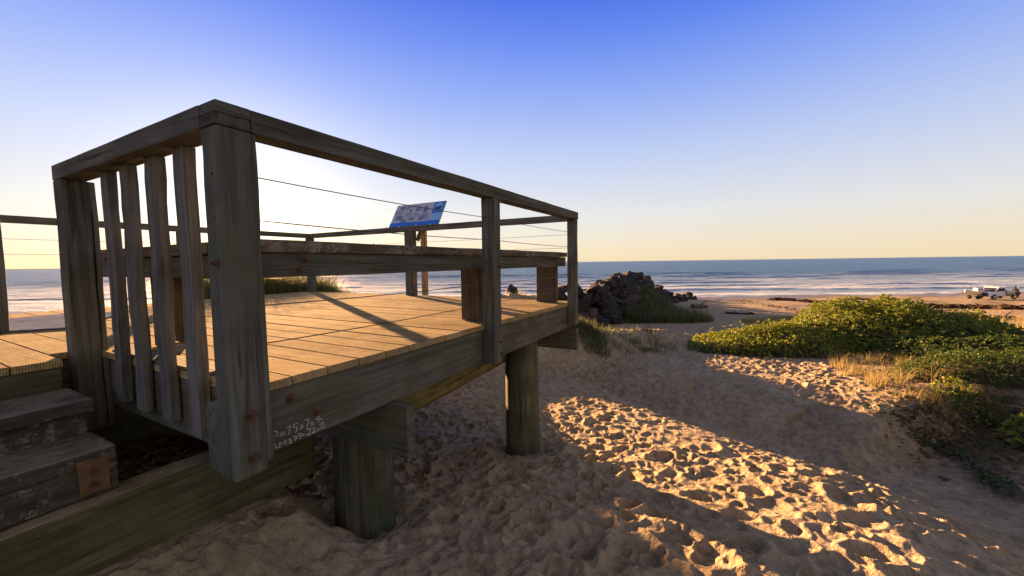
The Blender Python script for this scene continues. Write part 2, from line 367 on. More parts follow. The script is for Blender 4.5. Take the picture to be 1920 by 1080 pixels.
M['leaf'] = leaf_mat('beach shrub leaves', (.07, .11, .02), (.15, .19, .03), (.34, .34, .06))
M['leafd'] = leaf_mat('dark shrub leaves', (.035, .065, .018), (.06, .10, .025), (.13, .16, .04))
M['leafb'] = leaf_mat('bright vine leaves', (.10, .16, .03), (.20, .27, .04), (.34, .36, .06))
M['vine'] = leaf_mat('dark vine leaves', (.03, .06, .02), (.05, .09, .025), (.10, .14, .03))
M['drygrass'] = leaf_mat('dry golden grass', (.20, .16, .07), (.32, .25, .11), (.42, .34, .17), .4)
M['greengrass'] = leaf_mat('dull green grass', (.05, .075, .035), (.09, .11, .045), (.16, .16, .07), .35)
M['twig'] = simple('brown twigs', (.07, .05, .03), .9, 0, .1, col2=(.03, .035, .012), scale=20, bump=.02)
M['weed'] = simple('dark seaweed', (.03, .02, .014), .9, 0, .1, col2=(.07, .04, .025), scale=9)
def sea_mat():
    m, n, p, out = newmat('sea water'); g = G(n)
    a = g.node('ShaderNodeAttribute', attribute_name='foam'); sh = g.node('ShaderNodeAttribute', attribute_name='shore')
    c1 = g.coord((.035, .42, 1)); c2 = g.coord((.35, 1.5, 1))
    deep = g.mix(sh.outputs['Fac'], (.03, .11, .25), (.17, .27, .38))
    streak = g.noise(c1, 1.0, 6, .65)
    col = g.mix(g.ramp(streak, [(.42, 0.), (.64, .6)]), deep, g.mix(sh.outputs['Fac'], (.045, .12, .23), (.42, .52, .64)))  # pale shore tones and streaks paint the sky's sheen on the waves
    fo = g.math('MULTIPLY', a.outputs['Fac'], g.ramp(g.noise(c2, 1.2, 6, .7), [(.38, 0.), (.50, 1.)])); col = g.mix(fo, col, (.72, .77, .84))
    g.l(col, p.inputs['Base Color']); p.inputs['IOR'].default_value = 1.33
    g.l(g.math('ADD', .32, g.math('MULTIPLY', fo, .5)), p.inputs['Roughness'])
    g.l(g.math('SUBTRACT', .32, g.math('MULTIPLY', fo, .3)), p.inputs['Specular IOR Level'])
    h = g.math('ADD', g.noise(g.coord((.25, .9, 1)), 1.0, 7, .68), g.math('MULTIPLY', g.noise(g.coord((1.2, 3, 1)), 1.5, 4, .6), .3)); g.bump(h, 1., .9, p)
    return m
M['sea'] = sea_mat()

# ------------------------------------------------------------------ ground
def make_ground():
    dense = np.radians(np.linspace(-64, 60, 860)); coarse = np.radians(np.linspace(60, 296, 60))[1:-1]
    ang = np.concatenate([dense, coarse]); nr = 820
    r = np.concatenate([np.geomspace(.9, 95, nr), [110, 135]]); nr = len(r)
    A, RR = np.meshgrid(ang, r)
    lat = RR * np.sin(A); D = RR * np.cos(A)
    x = CAM[0] + FW[0] * D + LT[0] * lat; y = CAM[1] + FW[1] * D + LT[1] * lat
    z = H(x, y)
    den = (np.abs(A) < 1.13)
    k = 1 - .7 * sig((lat - 2.8 - .5 * D) / .3) * sig((9 - D) / 1)       # less trodden on the planted bank
    soft = .55 + .5 * sstep(-.4, .4, fbm(x / 1.6, y / 1.6, 21, 3))
    wx_ = x + .03 * fbm(x / .14, y / .14, 91, 3); wy_ = y + .03 * fbm(x / .16, y / .16, 95, 3)
    det = craters(wx_, wy_, .195, .08, .023, .92, 11) * sstep(34, 16, RR) + craters(wx_, wy_, .37, .13, .026, .55, 31) * sstep(60, 30, RR) \
        + craters(wx_, wy_, .12, .05, .010, .6, 51) * sstep(10, 5, RR)
    det = det * k * soft * (1 + .8 * sstep(4.5, 9, RR)) + .022 * fbm(x / .5, y / .5, 41, 4) * sstep(40, 20, RR) * k + .016 * fbm(x / .08, y / .08, 61, 3) * sstep(7, 3, RR) * (.3 + sstep(-.1, .3, fbm(x / .7, y / .7, 66, 2)))
    under = ((y > .6) & (x < .9) & (x > -5) & (y < 4.9))
    det = np.where(under, det * .3, det)
    z = z + det * den
    n = len(ang); V = np.stack([x.ravel(), y.ravel(), z.ravel()], 1)
    i = np.arange(nr - 1)[:, None]; j = np.arange(n)[None, :]; j2 = (j + 1) % n
    F = np.stack([i * n + j, (i + 1) * n + j, (i + 1) * n + j2, i * n + j2], -1).reshape(-1, 4)[:, ::-1]
    o = np_mesh('sand_ground', V, F, M['sand'], smooth=True)
    me = o.data
    # centre cap
    wet = sstep(-5.45, -5.68, z).ravel()
    at = me.attributes.new('wet', 'FLOAT', 'POINT'); at.data.foreach_set('value', wet.astype(np.float32))
    lit = np.where((y > .74) & (x < 3.4) & (y < 1.5) & (x < .9), 1., 0.) * sig((z + .9) / .05)
    bank = sig((lat - 2.95 - .5 * D) / .2) * sig((9.5 - D) / 1.) * .8
    at = me.attributes.new('litter', 'FLOAT', 'POINT'); at.data.foreach_set('value', np.maximum(lit, bank).ravel().astype(np.float32))
    tag(o, kind='structure')
    cap = [(CAM[0], CAM[1], float(H(CAM[0], CAM[1])))] + [tuple(V[q]) for q in range(n)]
    b = bmesh.new(); b.from_mesh(me); b.verts.ensure_lookup_table(); ring = [b.verts[q] for q in range(n)]; c0 = b.verts.new(cap[0])
    for q in range(n): b.faces.new((c0, ring[(q + 1) % n], ring[q])).smooth = True
    b.to_mesh(me); b.free()
make_ground()
# ------------------------------------------------------------------ sea
SEA = -5.75
def make_sea():
    ta = np.tan(np.radians(np.linspace(-72, 72, 420))); r = np.concatenate([np.arange(44, 200, .45), np.geomspace(200, 30000, 160)])
    T, D = np.meshgrid(ta, r); lat = T * D
    ph = D + 2.5 * np.sin(lat / 31) + 5 * fbm(lat / 40, D / 60, 5, 3) + .1 * lat
    amp = .17 * sstep(60, 85, D) * sstep(500, 150, D) + .03
    seg = sstep(-.15, .25, fbm(lat / 24, D / 13, 77, 3))
    prof = np.cos(ph * 2 * np.pi / 14.5); crest = np.maximum(prof, 0) ** 3
    z = SEA + amp * (crest * 1.3 * (.3 + seg) - .15) + .10 * fbm(lat / 3.5, D / 1.7, 15, 4) * sstep(900, 200, D) * (.3 + .7 * sstep(50, 80, D))
    foam = seg * sstep(.35, .9, np.cos((ph - 1.6) * 2 * np.pi / 14.5)) * sstep(175, 110, D) + sstep(.05, .4, fbm(lat / 14, D / 2.6, 87, 4)) * sstep(112, 82, D) * .8
    foam = foam + sstep(.0, .3, fbm(lat / 26, D / 2.2, 107, 4)) * sstep(150, 100, D) * .6 + sstep(.25, .5, fbm(lat / 18, D / 4., 97, 4)) * sstep(230, 150, D) * .4
    o = np_mesh('sea_water', np.stack([lat.ravel(), D.ravel(), z.ravel()], 1), quads(*T.shape), M['sea'], smooth=True)
    o.matrix_world = Matrix(((LT[0], FW[0], 0, CAM[0]), (LT[1], FW[1], 0, CAM[1]), (0, 0, 1, 0), (0, 0, 0, 1)))
    # local frame is left handed: mirror is avoided by flipping x
    at = o.data.attributes.new('foam', 'FLOAT', 'POINT'); at.data.foreach_set('value', np.clip(foam, 0, 1).ravel().astype(np.float32))
    at = o.data.attributes.new('shore', 'FLOAT', 'POINT'); at.data.foreach_set('value', (sstep(190, 85, D)).ravel().astype(np.float32))
    tag(o, kind='structure')
def quads(a, b):
    i = np.arange(a - 1)[:, None]; j = np.arange(b - 1)[None, :]
    return np.stack([i * b + j, i * b + j + 1, (i + 1) * b + j + 1, (i + 1) * b + j], -1).reshape(-1, 4)
make_sea()

# ------------------------------------------------------------------ bolts
def bolt(pos, nrm, parent, r=.013, mat=None, name='bolt'):
    p = Vector(pos); nv = Vector(nrm); b = MB()
    b.tube(p - nv * .004, p + nv * .004, r * 1.45, n=16)
    b.tube(p + nv * .004, p + nv * .015, r * .95, r * .85, n=6)
    b.tube(p + nv * .015, p + nv * .022, r * .5, r * .4, n=8)
    return b.build(name, mat or M['rust'], parent)
def nailhole(pos, nrm, parent):
    p = Vector(pos); nv = Vector(nrm); return MB().tube(p - nv * .003, p + nv * .0015, .005, n=8).build('nail', M['dark'], parent)
# ------------------------------------------------------------------ deck
deck = thing('viewing_deck', (1.8, .2, -1.3), 'raised grey timber viewing deck on round piles above the sand', 'deck')
b = MB(); x = .10
while x < 3.58:
    b.box(x, min(x + .160, 3.60), -.012 + random.uniform(-.006, .006), 4.78, -.036, 0 + random.uniform(-.0015, .0015), bev=.004); x += .1655
b.box(-.0655, .0945, 1.562, 4.78, -.036, 0, bev=.004)
x = .10 - .1655 * 2
while x > -4.4:
    b.box(x, x + .160, 1.318 + random.uniform(-.005, .005), 4.78, -.036, random.uniform(-.0015, .0015), bev=.004); x -= .1655
b.build('decking', W['deck'], deck)
j = MB().box(.0, 3.52, .002, .085, -.285, -.04, bev=.006, wob=.004).build('joist', W['joist_x'], deck)
MB().box(3.525, 3.60, .0, 4.7, -.27, -.04, bev=.006).build('joist', W['joist_y'], deck)
MB().box(.10, .15, .09, 1.33, -.285, -.04, bev=.005).build('joist', W['joist_y'], deck)
MB().box(-4.4, -.072, 1.335, 1.40, -.30, -.04, bev=.005, wob=.004).build('joist', W['joist_x'], deck)
for yy in (2.3, 3.3, 4.6): MB().box(-4.4, 3.5, yy, yy + .07, -.28, -.04, bev=.005).build('joist', W['joist_x'], deck)
MB().box(.103, .20, .30, 1.30, .002, .016, bev=.004).build('edge_board', W['rail_y'], deck)
for px_, py_ in ((545, 747), (594, 772)):
    bolt(at_y(px_, py_, .0), (0, -1, 0), j)
# chalk writing, traced strokes on the joist face
def chalk(strokes, wd=.0032):
    b = MB()
    for st in strokes:
        pts = [Vector(at_y(480 + a / 7.715, 740 + c / 7.715, -.0015)) for a, c in st]
        for q in range(len(pts) - 1):
            d = (pts[q + 1] - pts[q]); L = d.length
            if L < 1e-5: continue
            d = d / L; nrm = Vector((-d.z, 0, d.x)); ww = wd * random.uniform(.4, .75)
            e = d * wd * .25
            P = [pts[q] - e - nrm * ww, pts[q + 1] + e - nrm * ww, pts[q + 1] + e + nrm * ww, pts[q] - e + nrm * ww]
            v1 = [b.bm.verts.new(p_) for p_ in P]; v2 = [b.bm.verts.new(p_ + Vector((0, .002, 0))) for p_ in P]
            b.bm.faces.new(v1)
            for k in range(4): b.bm.faces.new((v1[k], v2[k], v2[(k + 1) % 4], v1[(k + 1) % 4]))
    bmesh.ops.recalc_face_normals(b.bm, faces=b.bm.faces[:])
    return b.build('chalk_writing', M['chalk'], j)
chalk([[(262, 530), (300, 535), (318, 560), (310, 595), (288, 614)], [(350, 555), (388, 570), (418, 582)], [(408, 540), (380, 575), (350, 608)],
       [(440, 485), (500, 450), (490, 500), (474, 578)], [(605, 413), (560, 425), (538, 446), (548, 478), (592, 470), (602, 505), (572, 548)],
       [(640, 450), (690, 476)], [(668, 434), (650, 506)], [(705, 375), (768, 350), (755, 400), (740, 468)], [(782, 400), (836, 442)], [(835, 394), (795, 450)],
       [(905, 303), (870, 362), (958, 350)], [(918, 318), (914, 405)],
       [(268, 705), (280, 740), (288, 772), (325, 765)], [(345, 770), (345, 690), (385, 712), (430, 660), (436, 728)], [(500, 640), (462, 655), (510, 662), (518, 688), (485, 702)],
       [(545, 605), (600, 600)], [(550, 635), (600, 628)], [(578, 600), (570, 668)], [(610, 565), (668, 560)], [(620, 597), (672, 588)], [(642, 560), (640, 638)], [(676, 588), (702, 576)],
       [(728, 500), (786, 490), (780, 530), (735, 592), (795, 575)], [(800, 490), (850, 485), (842, 520), (800, 558), (862, 540)], [(878, 522), (932, 494)],
       [(922, 440), (965, 395), (987, 420), (940, 455), (960, 490), (997, 462), (950, 430), (985, 450)]])
MB().box(-4.4, -.074, 1.345, 1.385, -.80, -.302, bev=.004).box(-.073, .80, 1.565, 1.60, -.80, -.045, bev=.004).build('sun_stop_board', W['joist_x'], deck)  # boards added below the walkway edge to keep stray sun out
# bearers, log, piles
MB().box(.792, .850, -.115, 1.5, -.565, -.29, bev=.006, wob=.004).build('bearer', W['joist_y'], deck)
MB().box(3.43, 3.498, -.10, 4.6, -.53, -.288, bev=.006, wob=.004).build('bearer', W['joist_y'], deck)
def log(name, p, q, r0, r1, mat, parent, n=28, seg=26, flat=0.03):
    p = Vector(p); q = Vector(q); d = (q - p); L = d.length; rot = d.to_track_quat('Z', 'Y').to_matrix(); vs = []; s0 = random.random() * 50
    for k in range(seg + 1):
        t = k / seg; r = r0 + (r1 - r0) * t
        for a in range(n):
            th = a * 2 * math.pi / n; rr = r * (1 + flat * float(vnoise(np.float64(math.cos(th) * 1.5 + s0 + t * .6), np.float64(math.sin(th) * 1.5 + 7), 2)))
            if a in (3, 4, 17): rr -= r * .035 * (1 + .5 * math.sin(t * 5 + a))
            vs.append(p + d * t + rot @ Vector((rr * math.cos(th), rr * math.sin(th), 0)))
    fs = [[k * n + a, k * n + (a + 1) % n, (k + 1) * n + (a + 1) % n, (k + 1) * n + a] for k in range(seg) for a in range(n)]
    me = bpy.data.meshes.new(name); o0 = root_loc(parent)
    N0 = len(vs); vs += vs[:n] + vs[seg * n:seg * n + n]
    fs += [[N0 + a for a in range(n)][::-1], [N0 + n + a for a in range(n)]]
    me.from_pydata([v - o0 for v in vs], [], fs); me.shade_smooth(); return link(name, me, mat, parent)
log('pile', (.968, .43, -1.8), (.968, .43, -.38), .182, .174, W['pile'], deck)
log('pile', (2.86, .28, -2.1), (2.84, .28, -.292), .178, .165, W['pile'], deck)
log('pile', (.84, 2.6, -1.9), (.84, 2.6, -.30), .17, .165, W['pile'], deck)
log('pile', (2.85, 2.6, -2.3), (2.85, 2.6, -.30), .17, .165, W['pile'], deck)
log('log_bearer', (.9, .42, -.48), (2.95, .52, -.46), .15, .13, W['log'], deck)

# ------------------------------------------------------------------ railings
def post(x0, x1, y0, y1, z0, z1, parent, mat='rail_z', wob=.006): return MB().box(x0, x1, y0, y1, z0, z1, bev=.004, wob=wob).build('post', W[mat], parent)
def wire(p, q, parent, r=.0022):
    b = MB(); n = 8; sag = .008
    P = [Vector(p).lerp(Vector(q), k / n) - Vector((0, 0, sag * 4 * (k / n) * (1 - k / n))) for k in range(n + 1)]
    for k in range(n): b.tube(P[k], P[k + 1], r, n=6, cap=False)
    return b.build('wire', M['steel'], parent)
rail = thing('deck_railing', (1.8, -.05, 0), 'front wire railing with thick corner post and wide handrail facing the sandy path', 'railing')
p1 = post(0, .104, -.10, -.001, -.29, .906, rail); p1b = post(.108, .128, -.094, -.001, -.262, .906, p1); p1b.name = 'packer'
for px_, py_ in ((471, 779), (477, 858)): bolt(at_y(px_, py_, -.1), (0, -1, 0), p1, .014)
bolt(at_x(407, 493, 0), (-1, 0, 0), p1, .012)
for px_, py_ in ((397, 325), (402, 408), (414, 580), (421, 662), (434, 810), (428, 842)): nailhole(at_x(px_, py_, 0.0), (-1, 0, 0), p1)
p3 = post(1.70, 1.80, -.10, -.004, -.285, .906, rail); p4 = post(3.40, 3.475, -.10, -.004, -.245, .906, rail)
for z_, x_ in ((.42, 1.775), (-.13, 1.77), (-.22, 1.785)): bolt((x_, -.1, z_), (0, -1, 0), p3, .008)
for z_ in (-.07, -.15): bolt((3.455, -.1, z_), (0, -1, 0), p4, .008)
b = MB().box(.108, 3.485, -.103, .003, .908, .985, bev=.005, wob=.003); b.box(-.0, .1075, -.103, -.002, .9475, .985, bev=.003)
b.build('handrail', W['rail_x'], rail)
for z_ in (.768, .613, .455, .302, .160):
    wire((.12, -.05, z_), (1.71, -.05, z_), rail); wire((1.79, -.05, z_), (3.41, -.05, z_), rail)
bal = thing('slatted_balustrade', (.05, .8, 0), 'slatted timber balustrade with four rough slats beside the steps', 'balustrade')
p2 = post(0, .10, 1.43, 1.555, -.42, .906, bal); q = post(.105, .128, 1.436, 1.555, -.42, .906, p2); q.name = 'packer'
MB().box(-.002, .10, .0, 1.558, .908, .985, bev=.005, wob=.003).box(-.002, .1045, -.104, -.001, .908, .9455, bev=.003).build('handrail', W['rail_y'], bal)
for y0 in (.262, .522, .785, 1.018):
    MB().box(.058, .094, y0, y0 + .092, -.21 - random.uniform(0, .03), .907, bev=.003, wob=.009).build('slat', W['slat'], bal)
for z_ in (.5, .2): nailhole((0, 1.5, z_), (-1, 0, 0), p2)
er = thing('deck_railing', (3.55, 2.3, 0), 'seaward end wire railing that carries the blue information sign', 'railing')
MB().box(3.50, 3.60, .004, 4.70, .905, .975, bev=.005, wob=.003).build('handrail', W['rail_y'], er)
p6 = post(3.50, 3.592, 2.33, 2.47, .002, .903, er); post(3.50, 3.595, 4.60, 4.70, .002, .903, er)
for z_ in (.755, .605, .455, .30, .15):
    wire((3.55, .462 if z_ == .455 else .0, z_), (3.55, 4.62, z_), er, .0018)
bolt(at_x(701, 458, 3.5), (-1, 0, 0), p6, .008, M['galv'], 'screw')
for px_ in (725, 749, 780, 807): bolt(at_x(px_, 427 - (px_ - 725) * .075, 3.5), (-1, 0, 0), er, .006, M['galv'], 'screw')
br = thing('deck_railing', (0, 4.65, 0), 'back wire railing along the far side of the deck with the sea behind', 'railing')
MB().box(-4.4, 3.498, 4.60, 4.70, .905, .975, bev=.005, wob=.003).build('handrail', W['rail_x'], br)
for x_ in (1.72, -.5, -2.6): post(x_, x_ + .09, 4.60, 4.70, .002, .903, br)
for z_ in (.755, .605, .455, .30, .15): wire((-4.4, 4.65, z_), (3.52, 4.65, z_), br, .0018)
lr = thing('entry_post', (-.05, 2.9, 0), 'short stretch of railing post at the left edge of the photo, standing on the deck', 'post')
post(-.09, .028, 2.87, 2.97, .003, .93, lr); MB().box(-1.6, .03, 2.865, 2.975, .932, .99, bev=.005).build('handrail', W['rail_x'], lr)

# ------------------------------------------------------------------ bench
bn = thing('bench', (.4, .4, 0), 'long L shaped timber bench with lichen on its thick seat edge, fixed to the deck', 'bench')
MB().box(.20, 3.575, .062, .262, .503, .554, bev=.005, wob=.004).box(.20, 3.575, .272, .46, .503, .554, bev=.005).build('seat', W['seat'], bn)
MB().box(.20, .365, .47, 2.02, .503, .556, bev=.005, wob=.004).box(.375, .54, .47, 2.02, .503, .556, bev=.005).build('seat', W['seaty'], bn)
bb = MB().box(.22, 3.57, .078, .143, .398, .500, bev=.005, wob=.003).build('beam', W['joist_x'], bn)
MB().box(.22, .28, .148, 1.98, .394, .500, bev=.005, wob=.003).build('beam', W['joist_y'], bn)
MB().box(.46, .52, .47, 1.98, .394, .500, bev=.005).build('beam', W['joist_y'], bn)
MB().box(1.84, 1.91, .06, .29, .002, .40, bev=.005).build('leg', W['red_y'], bn)
MB().box(3.35, 3.42, .112, .345, .002, .40, bev=.005).build('leg', W['red_y'], bn)
MB().box(.285, .335, 1.24, 1.31, .002, .50, bev=.004).build('leg', W['red_y'], bn); MB().box(.40, .45, 1.28, 1.36, .002, .50, bev=.004).build('leg', W['red_y'], bn)
bolt(at_y(572, 488, .078), (0, -1, 0), bb, .011); bolt(at_y(562, 508, .078), (0, -1, 0), bb, .011)

# ------------------------------------------------------------------ steps
st = thing('timber_steps', (-.9, 1.0, -.5), 'two weathered timber steps with lichen leading up to the deck', 'steps')
MB().box(-2.4, -.055, .985, 1.332, -.205, -.15, bev=.012, wob=.008).build('tread', W['step'], st)
MB().box(-2.4, -.075, 1.015, 1.06, -.31, -.207, bev=.006, wob=.006).build('riser', W['step'], st)
MB().box(-2.4, -.065, .715, 1.012, -.365, -.302, bev=.012, wob=.008).build('tread', W['step'], st)
rs = MB().box(-2.4, -.065, .722, .80, -.49, -.367, bev=.008, wob=.006).build('riser', W['step'], st)
pc = [at_y(*q, .708) for q in ((143, 869), (203, 853), (207, 912), (151, 932))]
b = MB(); P = [Vector(q) for q in pc]; v1 = [b.bm.verts.new(q) for q in P]; v2 = [b.bm.verts.new(q + Vector((0, .006, 0))) for q in P]
b.bm.faces.new(v1); b.bm.faces.new(v2[::-1])
for k in range(4): b.bm.faces.new((v1[k], v1[(k + 1) % 4], v2[(k + 1) % 4], v2[k]))
bmesh.ops.recalc_face_normals(b.bm, faces=b.bm.faces[:]); pl = b.build('bracket_plate', M['plate'], st)
for q in ((176, 883), (177, 909)): bolt(at_y(*q, .708), (0, -1, 0), pl, .010)
rt = tag(MB().box(-3.2, .80, .66, .79, -.83, -.50, bev=.012, wob=.014).build('retaining_sleeper', W['mossy']), 'long mossy green sleeper lying on the sand below the steps', 'sleeper')
# leaf litter heaped in the gap under the deck
def leaves_flat(name, pts, size, mat, label, cat, up=.6, parent=None, kind='stuff'):
    V = []; F = []
    for (x, y, z) in pts:
        a = random.random() * 6.28; s_ = size * random.uniform(.6, 1.4); t1 = random.uniform(-up, up); t2 = random.uniform(-up, up)
        d = np.array([math.cos(a), math.sin(a), t1]); e = np.array([-math.sin(a), math.cos(a), t2]); c = np.array([x, y, z]); k = len(V)
        V += [c - d * s_, c + e * s_ * .4, c + d * s_, c - e * s_ * .4 + [0, 0, s_ * .1]]; F.append([k, k + 1, k + 2, k + 3])
    o = np_mesh(name, V, F, mat, parent)
    return tag(o, label, cat, kind=kind)
pts = [(x, y, ground(x, y) + random.uniform(.0, .05)) for x, y in [(random.uniform(-.06, .8), random.uniform(.82, 1.6)) for _ in range(1500)]]
leaves_flat('leaf_litter', pts, .028, M['litter'], 'dry brown leaf litter in the gap between the steps and deck', 'leaf litter')
# grey sheet
P = [Vector((-.10, 3.0, .006)), Vector((.30, 2.72, .006)), Vector((.95, 3.78, .006)), Vector((.45, 4.1, .006)), Vector((-.05, 3.9, .006))]
b = MB(); v1 = [b.bm.verts.new(p) for p in P]; v2 = [b.bm.verts.new(p + Vector((0, 0, .008))) for p in P]; b.bm.faces.new(v2); b.bm.faces.new(v1[::-1])
for k in range(5): b.bm.faces.new((v1[k], v1[(k + 1) % 5], v2[(k + 1) % 5], v2[k]))
tag(b.build('floor_sheet', M['mat']), 'flat grey sheet lying on the deck boards near the left post', 'sheet')

# ------------------------------------------------------------------ sign
sg = thing('information_sign', (3.66, 2.3, 0), 'slanted blue and grey information sign fixed on the end handrail', 'sign')
BL = Vector((3.56, 2.82, .985)); BR = Vector((3.56, 1.90, .985)); TL = Vector(at_y(748, 386, 2.82)); TR = Vector(at_y(836, 376, 1.90))
TL.x = TR.x = (TL.x + TR.x) / 2; TL.z = TR.z = (TL.z + TR.z) / 2
E1 = (BR - BL); E2 = (TL - BL); NN = E1.cross(E2).normalized()
def onsign(u0, u1, v0, v1, mat, name, h, parent, cut=None):
    P = [BL + E1 * a + E2 * c + NN * h for a, c in ((u0, v0), (u1, v0), (u1, v1), (u0, v1))]; b = MB()
    v_1 = [b.bm.verts.new(p) for p in P]; v_2 = [b.bm.verts.new(p - NN * (.002 if h > .001 else .012)) for p in P]
    b.bm.faces.new(v_1); b.bm.faces.new(v_2[::-1])
    for k in range(4): b.bm.faces.new((v_1[k], v_2[k], v_2[(k + 1) % 4], v_1[(k + 1) % 4]))
    return b.build(name, mat, parent)
pn = onsign(0, 1, 0, 1, M['panel'], 'panel', 0, sg)
onsign(.0, 1., .0, .17, M['panelblue'], 'blue_strip', .004, pn); onsign(.79, .99, .50, .985, M['panelblue'], 'blue_field', .0045, pn); onsign(.79, .99, .18, .49, M['panellight'], 'light_field', .0042, pn)
for (a, c, d, e) in ((.10, .78, .2, .92), (.23, .79, .28, .93), (.31, .66, .36, .76), (.44, .66, .55, .80), (.60, .58, .68, .84), (.08, .30, .22, .50), (.2, .19, .32, .32), (.36, .26, .47, .36), (.55, .24, .66, .42)):
    onsign(a, d, c, e, M['panelphoto'], 'picture', .0035, pn)
for cx0, cx1, r0, r1 in ((.02, .2, .55, .74), (.26, .40, .40, .62), (.44, .56, .40, .60), (.60, .74, .36, .52), (.68, .78, .24, .40), (.30, .55, .84, .92)):
    b = MB(); v_ = r0; L_ = []
    while v_ < r1: L_.append(v_); v_ += .04
    # one ragged-right text block: lines joined by a hairline margin
    pts_ = [(cx0, L_[0])]
    for v_ in L_:
        xr = cx1 - random.uniform(0, .025); pts_ += [(xr, v_), (xr, v_ + .018), (cx0 + .004, v_ + .018), (cx0 + .004, v_ + .04)]
    pts_ = pts_[:-1] + [(cx0, L_[-1] + .018)]
    b.poly([BL + E1 * a_ + E2 * c_ + NN * .003 for a_, c_ in pts_]); b.build('text_block', M['paneltext'], pn)
b = MB(); C0 = BL + E1 * .89 + E2 * .745 + NN * .006
b.poly([C0 + E1 * .075 * math.cos(t) + E2 * .2 * math.sin(t) for t in np.linspace(0, 2 * math.pi, 32, endpoint=False)]); em = b.build('emblem', M['panellight'], pn)
b = MB(); b.poly([C0 + NN * .001 + E1 * a + E2 * c for a, c in ((-.065, -.02), (-.03, .04), (0, -.0), (.03, .07), (.065, .0), (.05, -.11), (0, -.17), (-.05, -.11))]); b.build('emblem_mark', simple('sign emblem dark', (.02, .05, .2), .5), em)
MB().box(3.61, 3.66, 2.19, 2.27, .0, 1.02, bev=.004).build('support_post', W['sun_lit'], sg)
MB().obox((3.635, 2.31, .85), (.04, .05, .16), Matrix.Rotation(.5, 3, 'X')).build('bracket', W['rail_z'], sg)

# ------------------------------------------------------------------ rocks of the sea wall
def rock_mesh(seed):
    r = random.Random(seed); b = bmesh.new()
    for _ in range(15):
        v = Vector((r.gauss(0, 1), r.gauss(0, 1), r.gauss(0, 1))).normalized(); v = Vector((v.x * .62, v.y * .5, v.z * .42)) * r.uniform(.8, 1.1); b.verts.new(v)
    res = bmesh.ops.convex_hull(b, input=b.verts[:]); bmesh.ops.delete(b, geom=[e for e in res['geom_interior'] if isinstance(e, bmesh.types.BMVert)], context='VERTS')
    bmesh.ops.bevel(b, geom=b.edges[:], offset=.035, segments=2, affect='EDGES', profile=.6)
    bmesh.ops.triangulate(b, faces=b.faces[:]); bmesh.ops.subdivide_edges(b, edges=[e for e in b.edges if e.calc_length() > .15], cuts=2, use_grid_fill=True)
    for v in b.verts: v.co += v.co.normalized() * .05 * float(fbm(np.float64(v.co.x * 5 + seed), np.float64(v.co.y * 5 + v.co.z * 7), seed, 3))
    me = bpy.data.meshes.new('rock'); b.to_mesh(me); b.free(); me.materials.append(M['rock']); return me
ROCKS = [rock_mesh(k) for k in range(9)]
def rock(x, y, z, s_, label, group=None, cat='rock', tall=1.0, rot=None):
    o = bpy.data.objects.new('rock', random.choice(ROCKS)); COL.objects.link(o); o.location = (x, y, z)
    o.rotation_euler = rot or (random.uniform(-.7, .7), random.uniform(-.7, .7), random.uniform(0, 6.28)); o.scale = (s_ * random.uniform(.8, 1.25), s_ * random.uniform(.8, 1.2), s_ * random.uniform(.8, 1.2) * tall)
    return tag(o, label, cat, group)
CR = [(1050, 541, 22.5), (1066, 531, 23), (1090, 527, 24), (1110, 534, 25), (1130, 525, 26.5), (1150, 518, 29), (1165, 511, 31), (1180, 507, 33), (1198, 511, 36), (1215, 526, 41), (1235, 537, 46), (1255, 545, 51), (1275, 551, 56), (1290, 553, 60)]
def px_at(px, py, D):
    d = wray(px, py); t = D / (d[0] * FW[0] + d[1] * FW[1]); return CAM + d * t
CP = [px_at(*c) for c in CR]; CD = [c[2] for c in CR]
def crest(D): return np.array([np.interp(D, CD, [p[i] for p in CP]) for i in range(3)])
DL = np.concatenate([np.linspace(22.5, 36, 30), np.linspace(36.5, 60, 24)])
for D in DL:
    c = crest(D); nrow = max(1, int((c[2] - ground(c[0], c[1])) / .55))
    side = LT * .8 - FW * .6; side = side / np.linalg.norm(side)
    for k in range(nrow + 1):
        if k > 5: break
        f = k / (nrow + .5); off = f * (.8 + .55 * nrow * .55) + random.uniform(-.35, .35)
        for sgn in ((1,) if k else (1,)):
            x, y = c[0] + side[0] * off + random.uniform(-.4, .4), c[1] + side[1] * off + random.uniform(-.4, .4)
            sz = random.uniform(.9, 1.45) * (1 if D < 36 else .95)
            gz = ground(x, y); z = max(gz + .15, c[2] - .45 * sz + (gz - c[2]) * f)
            if k == 0: z = c[2] - .42 * sz
            rock(x, y, z, sz, 'dark angular boulder in the rock wall running down to the sea', 'boulders piled in the rock wall')
    if nrow > 1:
        for _ in range(2):
            off = -random.uniform(.5, 2.0); x, y = c[0] + side[0] * off, c[1] + side[1] * off
            rock(x, y, max(ground(x, y), c[2] - 1.0 + .3 * off), 1.4, 'dark angular boulder in the rock wall running down to the sea', 'boulders piled in the rock wall')
p = px_at(960, 545, 20); rock(p[0], p[1], p[2] - .2, .8, 'lone pointed dark rock seen past the bench above the deck edge', tall=2.0, rot=(.1, .35, .4))
p = px_at(1292, 552, 61); rock(p[0], p[1], p[2] - .1, 1.3, 'small sunlit tan rock at the seaward tip of the rock wall', tall=1.2)

